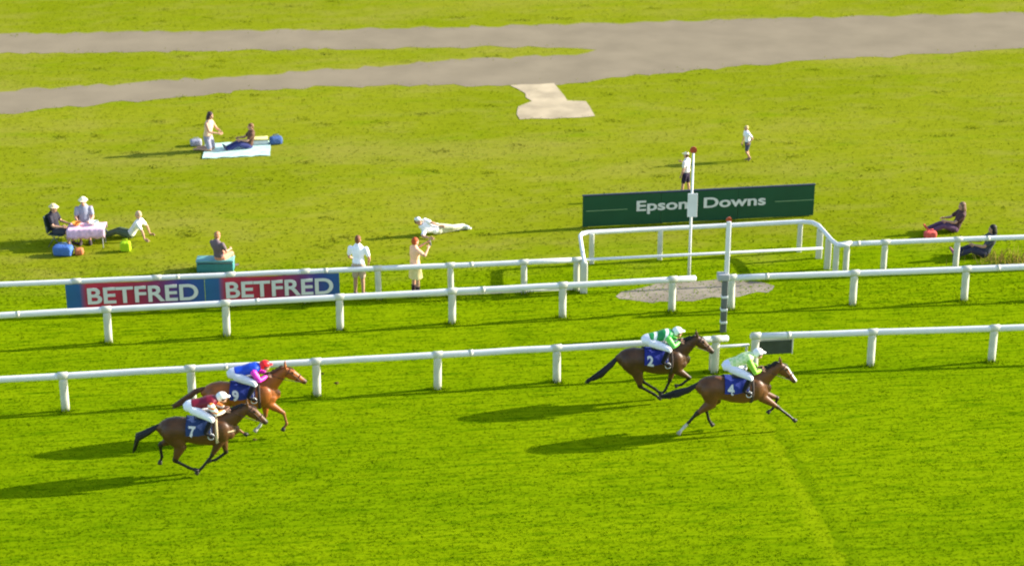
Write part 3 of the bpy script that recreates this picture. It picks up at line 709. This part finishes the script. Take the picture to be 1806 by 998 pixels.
chair(at(101, 431), R(-15), (60, 75, 70), 'dark camping chair under the person in the black top'); chair(at(152, 420), R(-80), (150, 110, 100), 'brown camping chair behind the pink picnic table')
bag((112, 450), (.55, .32, .30), (74, 112, 178), 'blue bag on the grass in front of the pink picnic table', -.1)
bag((140, 449), (.25, .22, .20), (190, 115, 75), 'small brown bag beside the blue bag', .2, False)
bag((222, 443), (.30, .22, .30), (170, 205, 20), 'lime green bag right of the pink picnic table', .1)
coolbox((381, 476), (1.02, .42, .36), (70, 140, 140), (110, 165, 160), 'teal cool box serving as a seat above the banner', .04)
bag((1640, 420), (.36, .24, .22), (215, 90, 80), 'red bag on the grass behind the farthest rail at right', .1)

# phone held up by the red-haired person
pp = at(760, 455, 1.42); ph = MB().box((0, 0, 0), (.09, .02, .17), bev=.008).obj('phone', mat('phone_grey', (.16, .18, .18), .3, .5)); 
PH = ph

# ------------------------------------------------------------------ racehorses and jockeys
TORSO = [(-.86, 1.20, .10, .07), (-.80, 1.19, .17, .14), (-.68, 1.18, .235, .22), (-.50, 1.17, .27, .265), (-.25, 1.15, .255, .265), (0, 1.11, .275, .28), (.22, 1.10, .30, .275),
         (.42, 1.11, .315, .245), (.58, 1.11, .29, .215), (.72, 1.08, .22, .165), (.82, 1.06, .12, .09)]
TORSO = [(x, z - .045 * max(0, 1 - abs(x - .12) / .85), h + .042 * max(0, 1 - abs(x - .12) / .85), w_) for x, z, h, w_ in TORSO]
def torso_at(x):
    for a, b in zip(TORSO, TORSO[1:]):
        if a[0] <= x <= b[0]:
            t = (x - a[0]) / (b[0] - a[0]); return [a[i] + (b[i] - a[i]) * t for i in (1, 2, 3)]
    return list(TORSO[-1][1:])
def horse(label, loc, rz, pose, coat, points, mane_c, number, silks, jlabel, cloth_c, sc=1.0, blaze=False, socks=(), head=None, tail=None, strap=None):
    up = 1.0
    poll, nose = [V3(*p) for p in (head or ((1.10, 0, 1.63), (1.47, 0, 1.20)))]
    b = MB()
    b.tube([(x, 0, z) for x, z, h, w_ in TORSO], [(w_, h) for x, z, h, w_ in TORSO], side=(0, 1, 0), segs=22)
    nb = V3(.52, 0, 1.20); ax = (poll - nb); nd = ax.normalized()
    b.tube([nb, nb + ax * .35 + V3(0, 0, .005), nb + ax * .7 + V3(0, 0, .01), poll - nd * .03], [(.16, .27), (.125, .21), (.094, .15), (.078, .112)], side=(0, 1, 0), segs=16)
    hx = (nose - poll); hn = hx.normalized(); hu = Vector((-hn.z, 0, hn.x)); hu = hu if hu.z > 0 or hu.x > 0 else -hu
    if hu.dot(V3(1, 0, 1)) < 0: hu = -hu
    b.tube([poll - hn * .02 - hu * .02, poll + hx * .16 - hu * .035, poll + hx * .34 - hu * .03, poll + hx * .58 - hu * .01, poll + hx * .82 - hu * .005, nose - hn * .02],
           [(.075, .085), (.095, .125), (.088, .125), (.062, .088), (.056, .070), (.052, .062)], side=(0, 1, 0), segs=16)
    for s_ in (-1, 1):
        b.tube([poll + V3(-.02, s_ * .05, .05), poll + V3(-.03, s_ * .06, .12), poll + V3(-.02, s_ * .062, .19)], [(.03, .032), (.028, .03), (.010, .012)], side=(0, 1, 0), segs=8)
        b.ell(poll + hx * .26 + V3(0, s_ * .075, 0) + hu * .045, (.04, .022, .03))
        b.ell((.50, s_ * .15, 1.08), (.20, .10, .25)); b.ell((-.55, s_ * .12, 1.12), (.26, .15, .26)); b.ell((.68, s_ * .09, 1.0), (.12, .10, .13))
    LEGS = []
    for k, (j, y) in pose.items():
        P = [V3(q[0], y, q[1]) for q in j]
        if k[0] == 'h':
            P[0].y = y * .9; hip = V3(-.56, y * .9, 1.12)
            b.tube([hip, hip.lerp(P[0], .6), P[0]], [(.14, .24), (.125, .20), (.10, .135)], segs=14)
            b.tube([P[0], P[0].lerp(P[1], .35), P[0].lerp(P[1], .75), P[1]], [(.105, .15), (.085, .115), (.052, .072), (.046, .064)], segs=12)
            b.tube([P[1], P[1].lerp(P[2], .25), P[1].lerp(P[2], .8), P[2]], [(.042, .058), (.031, .040), (.029, .036), (.036, .042)], segs=10)
        else:
            shd = V3(.60, y * .9, 1.05); el = P[0]
            b.tube([shd, el], [(.11, .17), (.085, .115)], segs=14)
            b.tube([el, el.lerp(P[1], .4), el.lerp(P[1], .85), P[1]], [(.09, .12), (.07, .09), (.047, .055), (.047, .054)], segs=12)
            b.tube([P[1], P[1].lerp(P[2], .25), P[1].lerp(P[2], .8), P[2]], [(.042, .046), (.030, .036), (.029, .034), (.035, .040)], segs=10)
        b.tube([P[2], P[2].lerp(P[3], .6), P[3]], [(.034, .038), (.030, .032), (.034, .036)], segs=10)
        LEGS.append((k, P))
    me = b.remesh('racehorse', .0165, 3)
    # coat colour with dark or white markings that belong to the animal
    n_ = len(me.vertices); co = np.zeros(n_ * 3); me.vertices.foreach_get('co', co); co = co.reshape(-1, 3)
    colr = np.tile(np.array(coat), (n_, 1))
    def segd(a, c):
        a = np.array(a); c = np.array(c); d_ = c - a; t = np.clip(((co - a) @ d_) / (d_ @ d_), 0, 1); return np.linalg.norm(co - (a + t[:, None] * d_), axis=1)
    for k, P in LEGS:
        up_ = np.linalg.norm(co - np.array(P[1]), axis=1)
        m_ = np.minimum(segd(P[1], P[2]), segd(P[2], P[3])); f_ = np.clip((.095 - m_) / .03, 0, 1)[:, None] * np.clip((up_ - .0) / .06, 0.6, 1)[:, None]
        colr = colr * (1 - f_) + np.array(points) * f_
        if k in socks:
            m_ = segd(P[2].lerp(P[1], .1), P[3]); f_ = np.clip((.085 - m_) / .02, 0, 1)[:, None]; colr = colr * (1 - f_) + np.array((.55, .52, .48)) * f_
    d_ = np.linalg.norm(co - np.array(nose), axis=1); f_ = np.clip((.17 - d_) / .10, 0, 1)[:, None] * .85; colr = colr * (1 - f_) + np.array((.02, .016, .014)) * f_
    if blaze:
        a = poll + hx * .25 + hu * .10; c = nose + hu * .05 - hn * .03; d_ = segd(a, c); f_ = np.clip((.060 - d_) / .02, 0, 1)[:, None]; colr = colr * (1 - f_) + np.array((.62, .58, .54)) * f_
    belly = np.clip((.86 - co[:, 2]) / .1, 0, 1)[:, None] * (np.abs(co[:, 0]) < .5)[:, None] * .0
    ca = me.color_attributes.new('coat', 'FLOAT_COLOR', 'POINT'); ca.data.foreach_set('color', np.c_[colr, np.ones(n_)].astype(np.float32).ravel())
    hm = mat('coat_%d' % number, coat, .45, .35, .28, 4.0, attr='coat', bump=.3)
    o = link('racehorse', me, hm); o.location = loc; o.rotation_euler = (0, 0, rz); o.scale = (sc, sc, sc); tag(o, label, 'horse', 'galloping racehorses')
    hoofm = mat('hoof', (.035, .03, .025), .5, .3)
    for k, P in LEGS:
        dr = (P[3] - P[2]).normalized(); q = MB(); q.tube([P[3] - dr * .015, P[3] + dr * .03, P[3] + dr * .075 + V3(.01, 0, 0)], [(.036, .038), (.041, .046), (.046, .053)], segs=12, cap=.08)
        q.obj('hoof', hoofm if k not in socks else mat('hoof_pale', (.35, .32, .28), .6), o)
    for s_ in (-1, 1): MB().ell(poll + hx * .26 + V3(0, s_ * .090, 0) + hu * .045, (.020, .012, .018), None, 8, 6).obj('eye', mat('horse_eye', (.008, .006, .005), .1, .6), o)
    # mane
    mm = mat('mane_%d' % number, mane_c, .5, .4, .3, 30)
    q = MB(); random.seed(number)
    for i in range(46):
        t = i / 45; p = nb + ax * (.12 + .88 * t) + Vector((-nd.z, 0, nd.x)) * ((.245 - .15 * t))
        ln = random.uniform(.09, .15); s_ = random.choice((-1, 1))
        q.tube([p, p + V3(-.05, s_ * .035, .012), p + V3(-.09 - ln * .3, s_ * .075, -ln * .55)], [.016, .013, .004], segs=5)
    for i in range(5): q.tube([poll + V3(.0, random.uniform(-.02, .02), .06), poll + hx * .14 + hu * .10, poll + hx * .25 + hu * .105 + V3(0, random.uniform(-.03, .03), 0)], [.012, .012, .004], segs=5)
    q.obj('mane', mm, o)
    tl = [V3(*p) for p in (tail or ((-.82, 0, 1.30), (-1.05, 0, 1.22), (-1.3, 0, 1.02), (-1.55, 0, .88)))]
    q = MB()
    for i in range(60):
        ph_ = random.uniform(0, 6.28); rr = math.sqrt(random.random()); sp_ = (.022, .055, .085, .05, )
        pts = [p + V3(random.uniform(-.03, .03) if j else 0, math.cos(ph_) * rr * sp_[j] * .8, math.sin(ph_) * rr * sp_[j]) for j, p in enumerate(tl)]
        pts[-1] = pts[-2].lerp(pts[-1], random.uniform(.55, 1.1))
        q.tube(pts, [.022, .024, .02, .005], segs=5)
    q.obj('tail', mm, o)
    # tack: number cloth, saddle, girth, bridle, reins
    cx0, cx1 = -.22, .36; v = []; f = []; nu, nv = 14, 26; amax = R(94)
    def surf(x, a, off):
        zc, h, w_ = torso_at(x); return V3(x, (w_ + off) * math.sin(a) * (1.0), zc + (h + off) * math.cos(a))
    for lay, off in ((0, .034), (1, .022)):
        for j in range(nv + 1):
            a = -amax + 2 * amax * j / nv
            for i in range(nu + 1):
                t = i / nu; x = cx0 + (cx1 - cx0) * t - .05 * abs(math.sin(a)) ; v.append(surf(x, a * (1 - .18 * t), off + .006 * math.sin(i * 1.3) * abs(math.sin(a))))
    N = (nu + 1) * (nv + 1)
    for j in range(nv):
        for i in range(nu):
            p = j * (nu + 1) + i; f.append((p, p + 1, p + nu + 2, p + nu + 1)); f.append((N + p, N + p + nu + 1, N + p + nu + 2, N + p + 1))
    nc = MB().add(v, f).obj('number_cloth', cloth_mat('numcloth_%d' % number, cloth_c), o)
    for s_ in (-1, 1):
        tm = text_mesh(str(number), .29, bold=.012, extrude=0.0)
        for q_ in tm.vertices:
            xx = q_.co.x * (1 if s_ < 0 else -1) - .13; a = R(74) - q_.co.y / .30; q_.co = surf(xx, s_ * a, .046)
        link('number', tm, M_LET, nc, False)
    q = MB(); q.tube([(.02, 0, 1.415), (.15, 0, 1.42), (.32, 0, 1.45)], [(.13, .035), (.14, .03), (.10, .045)], segs=12); q.obj('saddle', mat('saddle_black', (.02, .02, .022), .4, .4), o)
    ring = [surf(.40 , R(a), .012) for a in range(0, 360, 15)]
    MB().tube(ring, (.03, .008), side=(1, 0, 0), segs=6, closed=True).obj('girth', cloth_mat('girth_%d' % number, strap or (70, 60, 55)), o)
    br = MB()
    def hring(t, w_, h_, dz): 
        c_ = poll + hx * t - hu * dz; return [c_ + V3(0, math.cos(R(a)) * w_, 0) + hu * math.sin(R(a)) * h_ for a in range(0, 360, 20)]
    br.tube(hring(.60, .070, .098, .01), .009, side=tuple(hn), segs=5, closed=True); br.tube(hring(.10, .092, .118, .03), .009, side=tuple(hn), segs=5, closed=True)
    for s_ in (-1, 1): br.tube([poll + hx * .10 + V3(0, s_ * .090, 0), poll + hx * .5 + V3(0, s_ * .078, 0), poll + hx * .80 + V3(0, s_ * .066, 0) - hu * .03], .009, segs=5)
    br.obj('bridle', mat('leather', (.05, .022, .012), .5, .4), o)
    HR = V3(.66, -.085, 1.56); HL = V3(.64, .085, 1.57)
    for s_, H_ in ((-1, HR), (1, HL)):
        MB().tube([poll + hx * .80 + V3(0, s_ * .066, 0) - hu * .03, (poll + hx * .8).lerp(H_, .5) + V3(0, s_ * .07, -.02), H_ + V3(.04, 0, .0)], .008, segs=5).obj('rein', MATS['leather'], o)
    if strap:
        MB().tube([surf(.45, R(100 * s__), .02) if False else V3(.45, s__ * .235, 1.12) for s__ in (-1,)] + [V3(.66, -.205, 1.10), V3(.80, -.11, 1.08), V3(.85, 0, 1.07), V3(.80, .11, 1.08), V3(.66, .205, 1.10), V3(.45, .235, 1.12)], (.008, .022), side=(0, 1, 0), segs=6).obj('breastplate', cloth_mat('strap_%d' % number, strap), o)
    st = mat('stirrup_metal', (.62, .62, .62), .3, .5, metal=.0)
    for s_ in (-1, 1):
        q = MB(); q.tube([(.27, s_ * .29, 1.40), (.28, s_ * .355, 1.16)], (.012, .004), segs=6)
        ring = [V3(.28 + .065 * math.cos(R(a)), s_ * .365, 1.09 + .07 * math.sin(R(a))) for a in range(0, 360, 24)]
        q.tube(ring, .011, side=(0, 1, 0), segs=6, closed=True); q.obj('stirrup', st, o)

    # ---- the jockey: one skin, clothes and helmet as children
    J = dict(pelvis=V3(-.12, 0, 1.70), chest=V3(.25, 0, 1.845), neck=V3(.44, 0, 1.88), head=V3(.55, 0, 1.93), look=V3(1, 0, -.12))
    if silks.get('low'): J.update(chest=V3(.27, 0, 1.78), neck=V3(.45, 0, 1.80), head=V3(.56, 0, 1.84))
    dz = 0.0
    if silks.get('flat'): J.update(pelvis=V3(-.13, 0, 1.645), chest=V3(.27, 0, 1.735), neck=V3(.46, 0, 1.745), head=V3(.57, 0, 1.775)); dz = -.05
    for s_, k in ((1, 'L'), (-1, 'R')):
        J['sh' + k] = V3(.30, s_ * .175, J['chest'].z - .02); J['el' + k] = V3(.43, s_ * .26, 1.58 + dz); J['ha' + k] = (HR if s_ < 0 else HL) + V3(-.06, 0, 0)
        J['hip' + k] = V3(-.09, s_ * .10, 1.65 + dz); J['kn' + k] = V3(.32, s_ * .285, 1.48); J['an' + k] = V3(.16, s_ * .345, 1.18); J['to' + k] = V3(.33, s_ * .365, 1.095)
        J['hd' + k] = V3(1, 0, -.1); J['pn' + k] = V3(0, -s_, -.5)
    J['curl'] = 1.15
    jk = figure(jlabel, J, dict(top=silks['body'], top_mat=silks.get('mat') or cloth_mat('silk_%d' % number, silks['body'], rough=.45, spec=.4), bottom=silks.get('breeches', (235, 235, 242)), shoes=(22, 22, 24), boot=.80, breeches=True), loc, rz, sc, None, vox=.014, group='jockeys riding the racehorses', arms='none', legs='long')
    # sleeves
    for k in 'LR':
        t = MB(); sh, el, ha = J['sh' + k], J['el' + k], J['ha' + k]
        t.tube([sh, sh.lerp(el, .5), el, el.lerp(ha, .5), el.lerp(ha, .92)], [.080, .072, .062, .056, .040], segs=10)
        link('sleeve', t.remesh('sleeve', .015, 3), silks.get('sleeve_mat') or cloth_mat('sleeve_%d' % number, silks['sleeve'], rough=.45, spec=.4), jk)
    h = MB(); c = J['head']; hm_ = cloth_mat('helmet_%d' % number, silks['cap'], rough=.4, spec=.4)
    h.ell(c + V3(-.01, 0, .045), (.128, .105, .100)); h.ell(c + V3(-.05, 0, .01), (.095, .103, .085)); h.ell(c + V3(.125, 0, .035), (.06, .075, .014))
    link('helmet', h.remesh('helmet', .013, 2), hm_, jk)
    h = MB(); h.tube([c + V3(.085 * math.cos(R(a)) + .005, .092 * math.sin(R(a)), .0) for a in range(-95, 96, 19)], (.022, .012), side=(0, 0, 1), segs=8)
    h.obj('goggles', mat('goggles', (.03, .03, .035), .2, .5), jk)
    if silks.get('pompom'): MB().ell(c + V3(-.02, 0, .155), (.03, .03, .025)).obj('pompom', hm_, jk)
    return o

def striped(name, a, c, scale, axis='X', thr=.5, rot=0.0):
    m = bpy.data.materials.new(name); m.use_nodes = True; n = m.node_tree; L = n.links.new; b = n.nodes['Principled BSDF']; b.inputs['Roughness'].default_value = .5
    tc = n.nodes.new('ShaderNodeTexCoord'); mp_ = n.nodes.new('ShaderNodeMapping'); mp_.inputs['Rotation'].default_value = (0, rot, 0); L(tc.outputs['Object'], mp_.inputs[0])
    wv = n.nodes.new('ShaderNodeTexWave'); wv.bands_direction = axis; wv.inputs['Scale'].default_value = scale; wv.inputs['Distortion'].default_value = .4; L(mp_.outputs[0], wv.inputs['Vector'])
    r = n.nodes.new('ShaderNodeValToRGB'); r.color_ramp.interpolation = 'CONSTANT'; r.color_ramp.elements[0].color = (*lin(a), 1); r.color_ramp.elements[1].position = thr; r.color_ramp.elements[1].color = (*lin(c), 1)
    L(wv.outputs['Color'], r.inputs[0]); L(r.outputs[0], b.inputs['Base Color']); return m
def checked(name, a, c, scale):
    m = bpy.data.materials.new(name); m.use_nodes = True; n = m.node_tree; L = n.links.new; b = n.nodes['Principled BSDF']; b.inputs['Roughness'].default_value = .5
    tc = n.nodes.new('ShaderNodeTexCoord'); k = n.nodes.new('ShaderNodeTexChecker'); k.inputs['Scale'].default_value = scale
    k.inputs['Color1'].default_value = (*lin(a), 1); k.inputs['Color2'].default_value = (*lin(c), 1); L(tc.outputs['Object'], k.inputs['Vector']); L(k.outputs[0], b.inputs['Base Color']); return m

Y0 = RAIL_YAW
BAY, BLK = (0.130, 0.050, 0.014), (0.010, 0.008, 0.007)
DARK = (0.078, 0.034, 0.012); CHEST = (0.29, 0.085, 0.014)
PO1 = dict(hr=([(-.52, .82), (-.88, .56), (-1.16, .24), (-1.25, .13)], -.13), hl=([(-.36, .80), (-.60, .56), (-.52, .27), (-.46, .17)], .13),
           fr=([(.66, .88), (1.05, .60), (1.32, .37), (1.43, .27)], -.12), fl=([(.66, .90), (1.10, .72), (1.00, .47), (.92, .40)], .12))
PO2 = dict(hr=([(-.40, .82), (-.33, .48), (.02, .25), (.12, .17)], -.13), hl=([(-.36, .80), (-.24, .50), (.10, .26), (.20, .17)], .13),
           fr=([(.54, .86), (.88, .62), (.68, .46), (.58, .44)], -.12), fl=([(.52, .86), (.44, .46), (.34, .22), (.26, .14)], .12))
PO3 = dict(hr=([(-.40, .82), (-.40, .47), (-.08, .24), (.02, .16)], -.13), hl=([(-.52, .84), (-.80, .60), (-.85, .30), (-.82, .20)], .13),
           fr=([(.60, .88), (.94, .62), (1.00, .34), (.93, .24)], -.12), fl=([(.54, .86), (.52, .45), (.38, .21), (.30, .13)], .12))
PO4 = dict(hr=([(-.40, .80), (-.55, .44), (-.24, .24), (-.13, .19)], -.13), hl=([(-.58, .86), (-.86, .72), (-.84, .42), (-.88, .32)], .13),
           fr=([(.46, .86), (.26, .50), (.03, .22), (-.06, .13)], -.12), fl=([(.52, .86), (.57, .44), (.32, .27), (.22, .26)], .12))
horse('bay racehorse with a white blaze and number 4 cloth leading the race', at(1290, 760), Y0, PO1, BAY, BLK, BLK, 4,
      dict(body=(200, 225, 120), mat=checked('lime_check', (228, 238, 178), (186, 220, 138), 14), sleeve=(140, 196, 50), cap=(240, 240, 235), breeches=(228, 228, 245)),
      'jockey in pale lime silks and white cap riding the leading bay horse', (38, 52, 130), blaze=True, socks=('hr',),
      head=((1.10, 0, 1.62), (1.46, 0, 1.17)), tail=((-.82, 0, 1.27), (-1.05, 0, 1.12), (-1.35, 0, 1.04), (-1.70, 0, .98)))
horse('dark bay racehorse running second beside the nearest rail', at(1150, 708), Y0, PO2, DARK, BLK, BLK, 2,
      dict(body=(30, 140, 70), mat=striped('green_hoop', (28, 140, 66), (240, 244, 240), 1.35, 'X', .80, R(-20)), sleeve=(110, 210, 90), cap=(236, 244, 236), breeches=(238, 236, 245), flat=True),
      'jockey in emerald green and white silks riding second', (36, 46, 128),
      head=((1.06, 0, 1.60), (1.45, 0, 1.20)), tail=((-.82, 0, 1.27), (-1.0, 0, 1.05), (-1.25, 0, .82), (-1.60, 0, .62)))
horse('chestnut racehorse farther from the camera in the trailing pair', at(430, 771), Y0, PO3, CHEST, (0.24, 0.10, 0.03), (0.10, 0.035, 0.012), 9,
      dict(body=(26, 70, 190), sleeve=(238, 60, 190), cap=(235, 35, 40), breeches=(220, 222, 228), flat=True),
      'jockey in royal blue silks with pink sleeves and red cap', (36, 50, 120),
      head=((1.05, 0, 1.66), (1.48, 0, 1.30)), socks=('fl',))
horse('brown racehorse with number 7 cloth nearest the camera at left', at(355, 836), Y0, PO4, (0.090, 0.037, 0.011), BLK, BLK, 7,
      dict(body=(120, 20, 42), sleeve=(245, 225, 190), sleeve_mat=striped('orange_hoop', (250, 240, 225), (235, 130, 50), 3.2, 'Z', .6), cap=(248, 246, 240), breeches=(240, 240, 245), low=True),
      'jockey in maroon silks with striped sleeves and white cap riding number 7', (40, 58, 100), strap=(205, 185, 150),
      head=((1.12, 0, 1.58), (1.50, 0, 1.16)), tail=((-.82, 0, 1.27), (-1.08, 0, 1.12), (-1.32, 0, 1.0), (-1.42, 0, .68)))

# clods of turf thrown up by the hooves
clod_m = mat('clod', (.10, .085, .02), 1, .0, .3, 12)
for (px, py, z), d_, lb in (((570, 700, .62), .045, 'small clod of turf in the air ahead of the chestnut horse, highest of the clods'), ((595, 702, .40), .06, 'clod of turf in the air right of the chestnut horse, largest of the clods'),
        ((450, 790, .22), .05, 'clod of turf flying low between the two trailing horses'), ((1180, 722, .30), .05, 'clod of turf thrown up under the dark bay horse'), ((1215, 768, .35), .05, 'clod of turf flying behind the hind hoof of the leading horse')):
    p = at(px, py); q = MB(); q.ell((0, 0, 0), (d_, d_ * .7, d_ * .6), None, 9, 6)
    q.v = [tuple(c * random.uniform(.7, 1.25) for c in v_) for v_ in q.v]; o = q.obj('turf_clod', clod_m, None, False); o.location = (p.x, p.y, z); tag(o, lb, 'clod', 'clods of turf thrown up by the hooves')
# phone
pr = [o for o in bpy.data.objects if o.get('label', '').startswith('standing person with red hair')][0]
PH.location = pr.location + Matrix.Rotation(R(35), 3, 'Z') @ V3(.53 * .97, .04, 1.47 * .97); PH.rotation_euler = (0, R(12), R(35 + 90))
tag(PH, 'grey phone held up by the red-haired person', 'phone')
